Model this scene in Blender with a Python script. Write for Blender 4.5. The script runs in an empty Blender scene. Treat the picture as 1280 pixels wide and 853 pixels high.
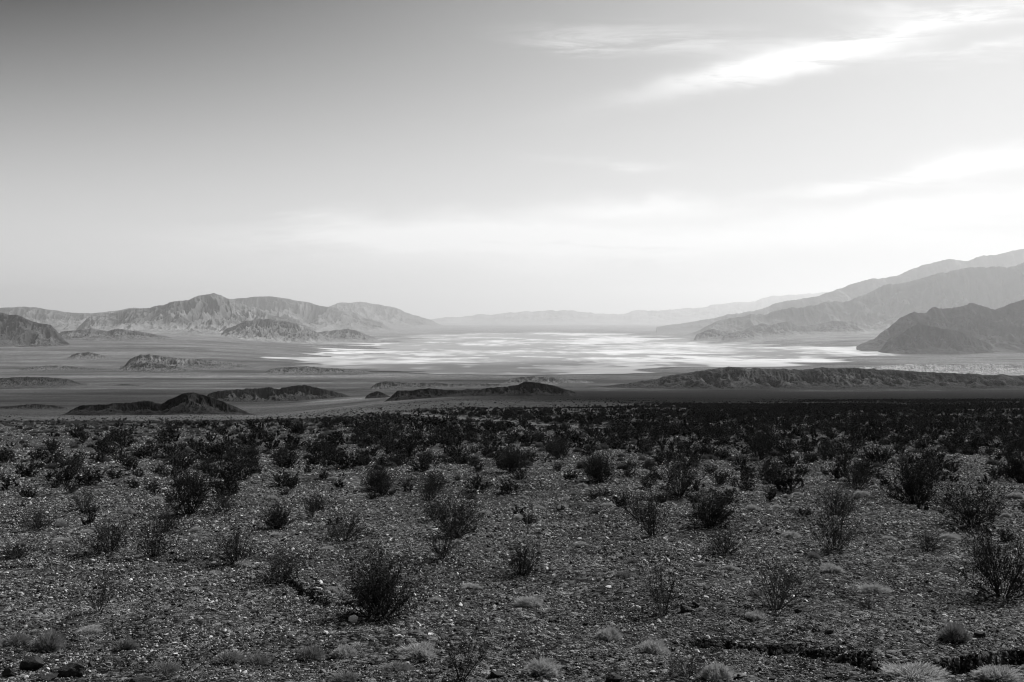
import bpy, math, random
import numpy as np
rng = np.random.default_rng(7)
random.seed(7)
sc = bpy.context.scene
COL = sc.collection

# ------------------------------------------------------------------ camera model (reference frame 1280 x 853)
F, CX, CY, HOR, CAMZ = 1244.0, 640.0, 426.5, 396.0, 2.3
TH = math.atan((CY - HOR) / F)

def slopes(px, py):
    """pixel -> (x/Y, z/Y) of its line of sight, Y being depth along the valley"""
    a = (np.asarray(px, float) - CX) / F
    b = (CY - np.asarray(py, float)) / F
    Y = math.cos(TH) + b * math.sin(TH)
    return a / Y, (-math.sin(TH) + b * math.cos(TH)) / Y

# ------------------------------------------------------------------ noise
_P = np.random.default_rng(11).permutation(512).astype(np.int64)
_ANG = np.random.default_rng(12).uniform(0, 2 * np.pi, 512)
_GX, _GY = np.cos(_ANG), np.sin(_ANG)
def _h(i, j): return _P[(_P[i & 511] + j) & 511]
def pn(x, y):
    """gradient noise, about -1..1"""
    x = np.asarray(x, float); y = np.asarray(y, float)
    xi = np.floor(x).astype(np.int64); yi = np.floor(y).astype(np.int64)
    xf = x - xi; yf = y - yi
    u = xf**3 * (xf * (xf * 6 - 15) + 10); v = yf**3 * (yf * (yf * 6 - 15) + 10)
    def g(i, j, dx, dy):
        k = _h(i, j); return _GX[k] * dx + _GY[k] * dy
    a = g(xi, yi, xf, yf); b = g(xi + 1, yi, xf - 1, yf)
    c = g(xi, yi + 1, xf, yf - 1); d = g(xi + 1, yi + 1, xf - 1, yf - 1)
    return 1.5 * ((a + (b - a) * u) * (1 - v) + (c + (d - c) * u) * v)
def fbm(x, y, o=4, gain=.5):
    s = 0; A = 1; t = 0
    for k in range(o):
        s = s + A * pn(x * 2**k + 17.3 * k, y * 2**k - 9.1 * k); t += A; A *= gain
    return s / t
def ridged(x, y, o=5, gain=.52):
    s = 0; A = 1; t = 0; w = 1
    for k in range(o):
        n = 1 - np.abs(pn(x * 2.03**k + 31.7 * k, y * 2.03**k + 5.3 * k)); n = n * n
        s = s + A * n * w; w = np.clip(n * 1.6, 0, 1); t += A; A *= gain
    return s / t
def sst(x, a, b):
    t = np.clip((np.asarray(x, float) - a) / (b - a), 0, 1); return t * t * (3 - 2 * t)

# ------------------------------------------------------------------ the shape of the land
_T = np.array([(1, .0795), (600, .0795), (1000, .079), (1500, .0775), (2000, .075), (3000, .0695), (5000, .0595), (7000, .052),
               (10000, .0435), (15000, .0345), (20000, .0285), (30000, .0205), (45000, .0143), (70000, .0094), (130000, .0051)])
_LX = np.linspace(0, math.log(130000), 1200)
_LR = np.interp(_LX, np.log(_T[:, 0]), _T[:, 1])
_k = np.exp(-np.linspace(-2, 2, 61)**2); _k /= _k.sum()
_LR = np.convolve(np.pad(_LR, 30, mode='edge'), _k, mode='valid')

BANKS = [  # small cut banks (pixel polylines on the near ground) : points, depth, width
    ([(905, 803), (960, 806), (1010, 818), (1060, 824), (1120, 836), (1170, 832), (1215, 826), (1275, 816), (1340, 812)], .24, .17),
    ([(-60, 704), (0, 706), (40, 711), (90, 706), (130, 702)], .13, .15),
    ([(150, 703), (200, 704), (262, 700)], .07, .12),
    ([(545, 771), (600, 768), (650, 772), (720, 776), (800, 770)], .05, .14),
    ([(375, 728), (392, 742), (406, 752)], .12, .10),
    ([(820, 810), (850, 813), (876, 815)], .10, .10),
    ([(320, 722), (345, 724), (372, 722)], .09, .10),
]
def base_r(x, Y):
    Yc = np.clip(Y, 1, 130000)
    r = np.interp(np.log(Yc), _LX, _LR)
    a = x / Yc
    lg = np.log(Yc)
    r = r + .0165 * sst(-a, .03, .27) * sst(lg, math.log(50), math.log(420)) * (1 - sst(lg, math.log(1300), math.log(4200)))
    r = r - .010 * sst(-a, .13, .36) * sst(lg, math.log(6500), math.log(13000)) * (1 - sst(lg, math.log(21000), math.log(34000)))
    r = r - .0085 * sst(a, .14, .42) * sst(lg, math.log(9500), math.log(18500)) * (1 - sst(lg, math.log(32000), math.log(50000)))
    return r
def smooth_ground(x, Y):
    return np.where(Y > 0, -base_r(x, Y) * np.maximum(Y, 0), 0.0)

def px_to_ground(px, py):
    tx, tz = slopes(px, py)
    lo, hi = 2.0, 60000.0
    for _ in range(60):
        m = math.sqrt(lo * hi)
        if CAMZ + tz * m > float(smooth_ground(np.array(tx * m), np.array(m))): lo = m
        else: hi = m
    return tx * lo, lo
_BW = [([px_to_ground(*p) for p in pts], dep, w) for pts, dep, w in BANKS]

def ground_z(x, Y, micro=True):
    x = np.asarray(x, float); Y = np.asarray(Y, float)
    z = smooth_ground(x, Y)
    d = np.hypot(x, Y)
    z = z + .14 * fbm(x / 7.0, Y / 5.0, 3) * sst(d, 2, 8)
    z = z + (.5 * fbm(x / 45 + 3, Y / 45, 3) + 1.1 * fbm(x / 170 + 3, Y / 140, 2)) * sst(d, 40, 220) + 5 * fbm(x / 700, Y / 700, 3) * sst(d, 900, 4000)
    if micro:
        near = 1 - sst(d, 60, 140)
        z = z + near * (.08 * fbm(x / 1.4, Y / 1.1, 4) + .02 * ridged(x / .6, Y / .45, 3))
        wx = x + .25 * pn(x / .7, Y / .7) + .08 * pn(x / .2, Y / .2); wy = Y + .22 * pn(x / .8 + 9, Y / .8) + .07 * pn(x / .17, Y / .17 + 4)
        m = d < 40
        if np.any(m):
            X, W = wx[m], wy[m]; zz = np.zeros(X.shape)
            for pts, dep, w in _BW:
                for (x0, y0), (x1, y1) in zip(pts[:-1], pts[1:]):
                    ex, ey = x1 - x0, y1 - y0; L2 = ex * ex + ey * ey
                    t = np.clip(((X - x0) * ex + (W - y0) * ey) / L2, 0, 1)
                    dx = X - (x0 + t * ex); dy = W - (y0 + t * ey)
                    q = np.hypot(dx, dy); far = dy > 0
                    prof = np.where(far, 1 - sst(q, w * .05, w * .45), 1 - sst(q, w * .2, w * 3.0))
                    zz = np.minimum(zz, -dep * prof * (.55 + .45 * pn(X * 1.7, W * 1.7 + 3)))
            z = z.copy(); z[m] += zz
    return z
def gz(x, y): return float(ground_z(np.array([x]), np.array([y]))[0])

# ------------------------------------------------------------------ mesh helpers
def np_mesh(name, V, faces, n, attrs=None, smooth=False, mat_idx=None):
    """faces: (N, n) int array"""
    me = bpy.data.meshes.new(name)
    V = np.ascontiguousarray(V, np.float32); Fc = np.ascontiguousarray(faces, np.int32)
    me.vertices.add(len(V)); me.vertices.foreach_set('co', V.ravel())
    me.loops.add(Fc.size); me.loops.foreach_set('vertex_index', Fc.ravel())
    me.polygons.add(len(Fc)); me.polygons.foreach_set('loop_start', np.arange(0, Fc.size, n, dtype=np.int32))
    if mat_idx is not None: me.polygons.foreach_set('material_index', np.ascontiguousarray(mat_idx, np.int32))
    me.polygons.foreach_set('use_smooth', np.full(len(Fc), smooth, bool))
    for k, v in (attrs or {}).items():
        at = me.attributes.new(k, 'FLOAT', 'POINT'); at.data.foreach_set('value', np.ascontiguousarray(v, np.float32).ravel())
    me.update(calc_edges=True); me.validate()
    return me
def grid_faces(R, C, wrap=False):
    i = np.arange(R - 1)[:, None] * C; j = np.arange(C if wrap else C - 1)[None, :]; k = (j + 1) % C
    return np.stack([i + j, i + k, i + C + k, i + C + j], -1).reshape(-1, 4)
def link(name, me, mat=None, parent=None, loc=None, **props):
    o = bpy.data.objects.new(name, me); COL.objects.link(o)
    if mat is not None and me is not None and not me.materials: me.materials.append(mat)
    if parent is not None: o.parent = parent
    if loc is not None: o.location = loc
    for k, v in props.items(): o[k] = v
    return o

# ------------------------------------------------------------------ materials (the photograph is black and white, so all are greys)
class NT:
    def __init__(s, nt): s.nt = nt
    def n(s, t, **kw):
        nd = s.nt.nodes.new(t)
        for k, v in kw.items():
            if k.startswith('i_'):
                nd.inputs[k[2:].replace('_', ' ')].default_value = v
            else: setattr(nd, k, v)
        return nd
    def l(s, a, b): s.nt.links.new(a, b)
    def math(s, op, a, b=None, c=None, clamp=False):
        nd = s.nt.nodes.new('ShaderNodeMath'); nd.operation = op; nd.use_clamp = clamp
        for i, v in enumerate((a, b, c)):
            if v is None: continue
            if isinstance(v, (int, float)): nd.inputs[i].default_value = v
            else: s.nt.links.new(v, nd.inputs[i])
        return nd.outputs[0]
def newmat(name, rough=.9, spec=.2):
    m = bpy.data.materials.new(name); m.use_nodes = True; t = NT(m.node_tree)
    b = m.node_tree.nodes['Principled BSDF']
    b.inputs['Roughness'].default_value = rough; b.inputs['Specular IOR Level'].default_value = spec
    return m, t, b

def mat_ground():
    m, t, b = newmat('gravel_ground', 1.0, .0)
    tc = t.n('ShaderNodeNewGeometry').outputs['Position']
    alb = t.n('ShaderNodeAttribute', attribute_name='alb').outputs['Fac']
    wrp = t.n('ShaderNodeTexNoise', i_Scale=9.0, i_Detail=2.0); t.l(tc, wrp.inputs['Vector'])
    v1 = t.n('ShaderNodeTexVoronoi', i_Scale=46.0); t.l(tc, v1.inputs['Vector'])
    v2 = t.n('ShaderNodeTexVoronoi', i_Scale=17.0); t.l(tc, v2.inputs['Vector'])
    n3 = t.n('ShaderNodeTexNoise', i_Scale=1.3, i_Detail=6.0, i_Roughness=.7); t.l(tc, n3.inputs['Vector'])
    n4 = t.n('ShaderNodeTexNoise', i_Scale=.22, i_Detail=5.0, i_Roughness=.65); t.l(tc, n4.inputs['Vector'])
    bw1 = t.n('ShaderNodeSeparateColor'); t.l(v1.outputs['Color'], bw1.inputs[0])
    bw2 = t.n('ShaderNodeSeparateColor'); t.l(v2.outputs['Color'], bw2.inputs[0])
    s1 = t.math('POWER', bw1.outputs[0], 3.0); s2 = t.math('POWER', bw2.outputs[1], 4.0)
    f = t.math('ADD', t.math('MULTIPLY', s1, 2.3), t.math('MULTIPLY', s2, 2.4))
    f = t.math('ADD', f, .12)
    p = t.math('MULTIPLY_ADD', n3.outputs['Fac'], 2.6, -.3)
    p4 = t.math('MULTIPLY_ADD', n4.outputs['Fac'], 2.2, -.1)
    f = t.math('MULTIPLY', t.math('MULTIPLY', f, p), p4)
    f = t.math('MULTIPLY', f, alb)
    f = t.math('MINIMUM', t.math('MAXIMUM', f, .006), .8)
    cc = t.n('ShaderNodeCombineColor')
    for k in range(3): t.l(f, cc.inputs[k])
    t.l(cc.outputs[0], b.inputs['Base Color'])
    hgt = t.math('ADD', t.math('MULTIPLY', t.math('SUBTRACT', .7, v1.outputs['Distance']), .012),
                 t.math('MULTIPLY', t.math('SUBTRACT', .7, v2.outputs['Distance']), .025))
    bp = t.n('ShaderNodeBump', i_Strength=.9, i_Distance=1.0); t.l(hgt, bp.inputs['Height']); t.l(bp.outputs[0], b.inputs['Normal'])
    return m
def mat_terrain(name, scale, bump, contrast=.8):
    """rock/soil of distant land: albedo from the vertex attribute times noise in metres"""
    m, t, b = newmat(name, 1.0, .0)
    tc = t.n('ShaderNodeNewGeometry').outputs['Position']
    alb = t.n('ShaderNodeAttribute', attribute_name='alb').outputs['Fac']
    n1 = t.n('ShaderNodeTexNoise', i_Scale=1.0 / scale, i_Detail=8.0, i_Roughness=.68); t.l(tc, n1.inputs['Vector'])
    n2 = t.n('ShaderNodeTexNoise', i_Scale=.22 / scale, i_Detail=4.0, i_Roughness=.6); t.l(tc, n2.inputs['Vector'])
    f = t.math('MULTIPLY', t.math('MULTIPLY_ADD', n1.outputs['Fac'], 2 * contrast, 1 - contrast),
               t.math('MULTIPLY_ADD', n2.outputs['Fac'], 2 * contrast, 1 - contrast))
    f = t.math('MINIMUM', t.math('MULTIPLY', f, alb), .85)
    cc = t.n('ShaderNodeCombineColor')
    for k in range(3): t.l(f, cc.inputs[k])
    t.l(cc.outputs[0], b.inputs['Base Color'])
    bp = t.n('ShaderNodeBump', i_Strength=1.0, i_Distance=bump); t.l(n1.outputs['Fac'], bp.inputs['Height']); t.l(bp.outputs[0], b.inputs['Normal'])
    return m
def mat_plain(name, val, var, scale, rough=.85, spec=.2, obj_rand=0.0, trans=0.0):
    m, t, b = newmat(name, rough, spec)
    tc = t.n('ShaderNodeTexCoord').outputs['Object']
    n1 = t.n('ShaderNodeTexNoise', i_Scale=scale, i_Detail=5.0, i_Roughness=.65); t.l(tc, n1.inputs['Vector'])
    f = t.math('MULTIPLY_ADD', n1.outputs['Fac'], 2 * var * val, val * (1 - var))
    if obj_rand:
        oi = t.n('ShaderNodeObjectInfo').outputs['Random']
        r = t.math('POWER', oi, 3.0)
        f = t.math('MULTIPLY', f, t.math('MULTIPLY_ADD', r, obj_rand, .2))
    cc = t.n('ShaderNodeCombineColor')
    for k in range(3): t.l(f, cc.inputs[k])
    t.l(cc.outputs[0], b.inputs['Base Color'])
    bp = t.n('ShaderNodeBump', i_Strength=.6, i_Distance=.01); t.l(n1.outputs['Fac'], bp.inputs['Height']); t.l(bp.outputs[0], b.inputs['Normal'])
    if trans:
        tr = t.n('ShaderNodeBsdfTranslucent'); t.l(cc.outputs[0], tr.inputs['Color'])
        mx = t.n('ShaderNodeMixShader'); mx.inputs[0].default_value = trans
        out = m.node_tree.nodes['Material Output']
        t.l(b.outputs[0], mx.inputs[1]); t.l(tr.outputs[0], mx.inputs[2]); t.l(mx.outputs[0], out.inputs['Surface'])
    return m
M_GROUND = mat_ground()
M_SALT = mat_terrain('salt_crust', 300, 1, .35)
M_DARK = mat_terrain('dark_basalt', 6, 1.0, .7)
M_HILL = mat_terrain('hill_rock', 90, 22, .8)
M_MOUNT = mat_terrain('mountain_rock', 260, 35, .55)
M_TRACK = mat_terrain('track_dust', 2, .05, .5)
M_STEM = mat_plain('bush_stem', .028, .5, 30)
M_PSTEM = mat_plain('bleached_stem', .12, .4, 30)
M_LEAF = mat_plain('bush_leaf', .026, .5, 9, rough=.8, spec=.08, trans=.1)
M_TUFT = mat_plain('dry_tuft', .37, .5, 14, trans=.3)
M_TUFTD = mat_plain('dull_tuft', .2, .5, 14, trans=.2)
M_STONE = mat_plain('gravel_stone', .105, .45, 25, rough=.8, obj_rand=5.2)
M_ROCKD = mat_plain('dark_rock', .028, .5, 14)
M_ROCKP = mat_plain('pale_rock', .7, .35, 14)

# ------------------------------------------------------------------ ground sheet
def build_ground():
    rr = [0.8]
    while rr[-1] < 6: rr.append(rr[-1] * 1.05)
    while rr[-1] < 45: rr.append(rr[-1] * 1.0042)
    while rr[-1] < 122000: rr.append(rr[-1] * 1.0095)
    rr = np.array(rr)
    A = math.radians(37)
    az = np.concatenate([np.linspace(-A, A, 1150), np.linspace(A, 2 * math.pi - A, 90)[1:-1]])
    Rg, Ag = np.meshgrid(rr, az, indexing='ij')
    x = Rg * np.sin(Ag); y = Rg * np.cos(Ag)
    z = ground_z(x.ravel(), y.ravel()).reshape(x.shape)
    d = Rg; lg = np.log(np.maximum(y, 1)); a = x / np.maximum(y, 1)
    # soil albedo: dark varnished fan close by, paler silt and alluvium down in the valley
    alb = .047 + 0 * d
    alb = alb + .012 * sst(d, 60, 250)
    alb = alb - .008 * sst(d, 500, 1100) + .03 * sst(lg, math.log(1800), math.log(5000)) + .04 * sst(lg, math.log(5000), math.log(12000)) + .04 * sst(lg, math.log(12000), math.log(25000))
    alb = alb * (1 + .75 * fbm(x / 2.6 + 2, y / 1.5, 4, .6) * (1 - sst(d, 40, 90)))
    st = fbm(x / 2600, y / 900, 5, .6); st2 = fbm(x / 620 + 4, y / 260, 4, .6); st3 = fbm(x / 130, y / 90, 4, .6)
    far = sst(d, 500, 2000)
    alb = alb * (1 + far * np.clip(1.2 * st + .9 * st2, -.7, 1.2)) * (1 + .5 * st3 * sst(d, 120, 500))
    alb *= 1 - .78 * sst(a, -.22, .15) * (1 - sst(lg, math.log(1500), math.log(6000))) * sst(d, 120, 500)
    # pale dry washes running past the dark hills
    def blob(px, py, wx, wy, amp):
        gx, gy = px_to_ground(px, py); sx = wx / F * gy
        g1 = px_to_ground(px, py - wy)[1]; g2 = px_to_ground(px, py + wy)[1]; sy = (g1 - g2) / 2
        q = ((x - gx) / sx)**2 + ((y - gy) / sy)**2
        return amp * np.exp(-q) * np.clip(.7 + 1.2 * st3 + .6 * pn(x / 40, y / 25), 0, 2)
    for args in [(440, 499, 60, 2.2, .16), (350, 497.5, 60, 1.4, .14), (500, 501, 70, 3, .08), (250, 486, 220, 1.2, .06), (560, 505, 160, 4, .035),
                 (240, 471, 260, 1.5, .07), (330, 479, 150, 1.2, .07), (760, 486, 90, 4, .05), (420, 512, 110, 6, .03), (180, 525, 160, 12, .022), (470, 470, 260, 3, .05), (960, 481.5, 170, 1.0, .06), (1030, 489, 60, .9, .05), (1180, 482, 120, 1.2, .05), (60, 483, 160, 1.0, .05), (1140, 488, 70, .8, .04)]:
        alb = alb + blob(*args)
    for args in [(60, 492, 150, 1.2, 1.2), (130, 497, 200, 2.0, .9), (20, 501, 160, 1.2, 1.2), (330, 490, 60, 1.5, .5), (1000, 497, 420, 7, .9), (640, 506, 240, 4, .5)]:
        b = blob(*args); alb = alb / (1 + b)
    alb = np.clip(alb * (1 - .2 * sst(d, 300, 1500)), .012, .6)
    V = np.stack([x, y, z], -1).reshape(-1, 3)
    V = np.vstack([V, [[0, 0, 0]]])
    R, C = x.shape
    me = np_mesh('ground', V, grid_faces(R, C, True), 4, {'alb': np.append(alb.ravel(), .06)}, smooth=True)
    # max z is checked against the haze box
    # close the small disc beneath the camera
    import bmesh
    o = link('ground', me, M_GROUND, kind='structure', label='wide stony alluvial fan sloping down into the desert valley')
    c = np_mesh('ground_centre', np.vstack([V[:C], V[-1:]]), np.array([[i, C, (i + 1) % C] for i in range(C)])[:, ::-1], 3, {'alb': np.full(C + 1, .06)}, True)
    me2 = me; bm = bmesh.new(); bm.from_mesh(me2)
    bm.verts.ensure_lookup_table(); cv = bm.verts[len(V) - 1]
    for i in range(C): bm.faces.new((bm.verts[i], bm.verts[(i + 1) % C], cv))
    bm.to_mesh(me2); bm.free(); bpy.data.meshes.remove(c)
build_ground()

# ------------------------------------------------------------------ salt flat
def poly_inside(px, py, poly):
    ins = np.zeros(px.shape, bool)
    n = len(poly)
    for i in range(n):
        x0, y0 = poly[i]; x1, y1 = poly[(i + 1) % n]
        c = ((y0 > py) != (y1 > py)) & (px < (x1 - x0) * (py - y0) / (y1 - y0 + 1e-12) + x0)
        ins ^= c
    return ins
def build_salt():
    poly = [(372, 452), (392, 446), (440, 437), (452, 428), (500, 420), (560, 417.5), (700, 415.5), (800, 417), (850, 424), (960, 430.5), (1060, 433), (1195, 436),
            (1225, 439), (1130, 445), (1040, 452), (985, 457), (880, 461), (800, 468), (700, 470), (560, 468), (450, 463), (400, 459)]
    W = np.array([px_to_ground(*p) for p in poly])
    tt = np.linspace(-.27, .5, 900); yy = np.geomspace(4800, 46000, 520)
    Y, T = np.meshgrid(yy, tt, indexing='ij'); X = T * Y
    wl = .10 * Y
    Xd = X + wl * 1.3 * fbm(X / 1800, Y / 1400, 4); Yd = Y * (1 + .16 * fbm(X / 2300 + 5, Y / 1300, 5, .6))
    # work in (x/Y, log Y) so that the outline scales with distance
    ins = poly_inside(Xd / Yd, np.log(Yd), [(w[0] / w[1], math.log(w[1])) for w in W])
    Z = ground_z(X.ravel(), Y.ravel()).reshape(X.shape) + 2.5
    st = fbm(X / 3200, Y / 7500, 6, .64); st2 = fbm(X / 950 + 7, Y / 2200, 5, .62)
    cov = ins.astype(float)
    for _ in range(3):
        for ax, kk in ((1, 6), (0, 4)):
            pad = [(0, 0), (0, 0)]; pad[ax] = (kk, kk); cs = np.cumsum(np.pad(cov, pad, mode='edge'), axis=ax)
            cov = (np.take(cs, range(2 * kk, cs.shape[ax]), ax) - np.take(cs, range(0, cs.shape[ax] - 2 * kk), ax)) / (2 * kk)
    cov = sst(cov, .35, .95)
    chan = ridged(X / 5200 + 3 + .4 * st2, Y / 9000 + .6 * st, 4)
    bright = sst(1.1 * st + .7 * st2 + .5 * fbm(X / 260, Y / 800, 3) + .7 * fbm(X / 7000 + 3, Y / 14000 + 8, 2) - .9 * sst(chan, .58, .85) + .02, -.42, .42) * cov
    alb = .12 + cov * .15 + .33 * bright
    # silty, duller near shore; brightest crust in the middle distance
    lg = np.log(Y)
    alb *= .5 + .5 * sst(lg + .35 * st, math.log(6800), math.log(11500))
    alb *= 1 - .35 * sst(X / Y, .12, .4) * (1 - bright)
    idx = -np.ones(X.size, int); fc = grid_faces(*X.shape)
    keep = ins.ravel()[fc].any(1); fc = fc[keep]
    used = np.unique(fc); idx[used] = np.arange(len(used))
    V = np.stack([X, Y, Z], -1).reshape(-1, 3)[used]
    me = np_mesh('salt_flat', V, idx[fc], 4, {'alb': np.clip(alb, .1, .85).ravel()[used]}, True)
    link('salt_flat', me, M_SALT, kind='structure', label='bright streaked salt pan covering the valley floor')
build_salt()

# ------------------------------------------------------------------ hills and mountains
def hill(name, label, pts, Y0, front, back, alb, mat, nu=None, nv=None, gully=.45, jag=.03, apron=0.0, apron_alb=.2, pw=1.25, lam=.8, seed=0, sub=0.0):
    """ridge line through the control points at depth Y0; slopes of length front/back (m), cut by gullies"""
    p = np.array(pts, float)
    if Y0 < 9500 and not Y0 == 6600:
        Y0 = math.sqrt(px_to_ground(*p[0])[1] * px_to_ground(*p[-1])[1])
    span = p[-1, 0] - p[0, 0]
    nu = nu or int(max(60, min(900, span * 1.6))); 
    px = np.linspace(p[0, 0], p[-1, 0], nu); py = np.interp(px, p[:, 0], p[:, 1])
    ks = max(1, int(nu / span * 1.2)); 
    if ks > 1: py = np.convolve(np.pad(py, ks, mode='edge'), np.ones(2 * ks + 1) / (2 * ks + 1), mode='valid')
    tx, tz = slopes(px, py)
    Yr = Y0 + .25 * front * fbm(tx * Y0 / (front * .9) + seed, tx * 0 + seed * 1.7, 3)
    Zr = CAMZ + tz * Yr
    zg0 = smooth_ground(tx * Yr, Yr)
    ends = sst(np.arange(nu), 0, nu * .1) * (1 - sst(np.arange(nu), nu * .9, nu - 1))
    Zr = zg0 + (Zr - zg0) * (ends if p[0, 0] > 0 and p[-1, 0] < 1280 else 1)
    H = np.maximum(Zr - zg0, 0); Hm = max(H.max(), 1e-3)
    Zr = Zr + (3.0 if Y0 > 12000 else 2.2) * jag * Hm * fbm(tx * Y0 / (Hm * .55) + seed, tx * 0 + 2.2, 5, .62) * sst(H, 0, .25 * Hm)
    nv = nv or int(max(40, min(260, Hm / Y0 * F * 3.0 + 40)))
    vf = -np.linspace(1, 0, nv)[:-1]**1.25; vb = np.linspace(0, 1, max(10, nv // 3))
    v = np.concatenate([vf, vb])
    VV, U = np.meshgrid(v, np.arange(nu), indexing='ij')
    YY = Yr[U] + np.where(VV < 0, VV * front, VV * back)
    XX = tx[U] * YY
    # warp so spurs bend
    L = Hm * lam
    wx = XX + .35 * L * fbm(XX / L * .6 + seed, YY / L * .6, 3); wy = YY + .35 * L * fbm(XX / L * .6, YY / L * .6 + 9 + seed, 3)
    spur = ridged(wx / L + seed * 3.1, wy / (L * 2.5), 6, .55)
    spur2 = ridged(wx / (L * .27) + 5, wy / (L * .42) + seed, 4, .55)
    Hu = H[U]
    t = np.abs(VV)
    reach = .55 + .45 * sst(Hu / Hm, 0, 1)
    tt = np.clip(t / reach, 0, 1.0)
    prof = (1 - tt)**pw
    off = sst(t, 0, .14)
    rel = prof * (1 - gully * off * (1 - spur) * 1.45 - .12 * gully * sst(t, 0, .05) * (1 - spur2) * 2)
    rel = rel + sub * off * prof * (spur - .35)
    zg = smooth_ground(XX, YY)
    top = Zr[U] - zg0[U]
    ZZ = zg + np.maximum(top, 0) * rel
    if apron: ZZ = ZZ + apron * Hm * (1 - t)**3 * .5 * (1 - prof)
    ZZ = ZZ - .03 * Hm * sst(tt, .86, 1.0) - 1.2e-4 * Y0 * 0 - .01 * Hm
    edge = (U == 0) | (U == nu - 1) | (VV <= -1) | (VV >= 1)
    ZZ = np.maximum(np.where(edge, zg - np.minimum(.12 * Hm, 60) - 3, ZZ), -765)
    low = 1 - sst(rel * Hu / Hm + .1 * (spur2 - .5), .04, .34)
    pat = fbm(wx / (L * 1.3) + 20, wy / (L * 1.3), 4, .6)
    A = alb * np.clip(1 + 1.3 * pat + 1.0 * (spur2 - .5) + .7 * (spur - .5), .25, 2.7)  # spurs lightened and gullies darkened in colour, strengthening sunlit and shaded relief
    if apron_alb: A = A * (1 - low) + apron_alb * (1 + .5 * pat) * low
    V = np.stack([XX, YY, ZZ], -1).reshape(-1, 3)
    me = np_mesh(name, V, grid_faces(*XX.shape), 4, {'alb': np.clip(A, .008, .7).ravel()}, True)
    return link(name, me, mat, kind='structure', label=label)

# far ranges
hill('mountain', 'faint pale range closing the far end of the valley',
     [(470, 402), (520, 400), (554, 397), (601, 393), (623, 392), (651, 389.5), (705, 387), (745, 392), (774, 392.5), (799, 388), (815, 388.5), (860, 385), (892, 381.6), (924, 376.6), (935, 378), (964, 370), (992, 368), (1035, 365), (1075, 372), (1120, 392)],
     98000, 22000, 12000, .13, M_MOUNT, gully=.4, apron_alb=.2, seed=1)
hill('mountain', 'high hazy range at the right, its crest rising out of the frame',
     [(820, 408), (870, 401), (930, 389), (980, 378), (1007, 373), (1035, 366), (1057, 356.5), (1082, 348.6), (1118, 344.6), (1143, 335), (1172, 324), (1190, 321), (1208, 324), (1244, 319), (1265, 313), (1280, 310), (1320, 309), (1400, 325), (1470, 350)],
     42500, 8000, 6000, .11, M_MOUNT, gully=.5, apron_alb=.13, seed=2, jag=.02)
hill('mountain', 'rugged gullied range in front of the high hazy range at right',
     [(840, 424), (877, 411), (899, 402), (928, 395), (956, 391.6), (978, 385), (1007, 382.6), (1035, 377), (1053, 376), (1071, 369), (1097, 358), (1118, 357), (1143, 350), (1172, 341), (1194, 336), (1215, 334), (1237, 331), (1258, 335), (1280, 328), (1340, 318), (1400, 330), (1470, 352)],
     30500, 7500, 4000, .065, M_MOUNT, gully=.95, apron_alb=.2, apron=.1, seed=3, jag=.03, lam=.85)
for i, (pts, Y0, lab) in enumerate([
        ([(866, 419), (880, 414), (892, 411), (906, 414.5), (922, 419)], 25000, 'tiny low hill furthest left at the foot of the right range'),
        ([(900, 420.5), (912, 416), (924, 414), (938, 416.5), (956, 421)], 24000, 'rounded low dark knoll on the pale fan below the right range'),
        ([(920, 417), (940, 408), (953, 404), (966, 407), (985, 414)], 27000, 'small peaked hill between the knoll and the longer foothill'),
        ([(945, 418), (958, 410), (967, 405.5), (985, 401), (1000, 408), (1021, 405), (1043, 401), (1071, 403), (1085, 409), (1100, 416)], 26000, 'long foothill with several bumps in front of the rugged range')]):
    hill('hill', lab, pts, Y0, 1600, 1200, .09, M_MOUNT, gully=.5, apron_alb=.17, seed=4 + i, jag=.04)
hill('hill', 'large dark rocky hill on the right edge behind the salt pan',
     [(1070, 433), (1093, 422), (1107, 411), (1125, 398.5), (1143, 389), (1158, 390.6), (1165, 386), (1183, 386.5), (1201, 383), (1211.6, 380), (1222, 381.6), (1244, 384), (1262, 379), (1280, 375.5), (1330, 366), (1390, 372), (1450, 395), (1490, 425)],
     14500, 2600, 2500, .05, M_HILL, gully=.75, apron_alb=0, seed=9, jag=.03, lam=.8, pw=.85, sub=.12)
hill('hill', 'dark front shoulder at the foot of the large right hill',
     [(1095, 434), (1120, 421), (1135, 410), (1150, 405), (1178, 410), (1200, 415), (1226, 425), (1250, 434)],
     12600, 900, 900, .035, M_HILL, gully=.6, apron_alb=0, seed=10, jag=.04, lam=.6, pw=.9)

# left side ranges
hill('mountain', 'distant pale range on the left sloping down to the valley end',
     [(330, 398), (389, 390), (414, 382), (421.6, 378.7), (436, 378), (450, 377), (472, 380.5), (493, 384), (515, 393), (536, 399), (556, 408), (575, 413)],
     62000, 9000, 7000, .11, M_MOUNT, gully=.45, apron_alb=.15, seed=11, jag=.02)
hill('mountain', 'pale rounded range behind and right of the tall left peak',
     [(180, 402), (240, 384), (289, 373), (309, 371.8), (336, 369.5), (356, 372.8), (389.7, 378.6), (400, 382), (416, 384), (443, 390), (454, 396.7), (472, 402), (493, 408), (506, 416)],
     42000, 7000, 6000, .11, M_MOUNT, gully=.5, apron_alb=.17, seed=12, jag=.015)
hill('mountain', 'low hazy range at the left edge of the skyline',
     [(-190, 396), (-120, 386), (-60, 389), (0, 384.6), (30, 383), (44, 384), (67, 387.6), (101, 391.7), (134, 390), (168, 384.5), (200, 386), (240, 398)],
     37000, 7000, 5000, .10, M_MOUNT, gully=.45, apron_alb=.16, seed=13, jag=.015)
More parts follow.
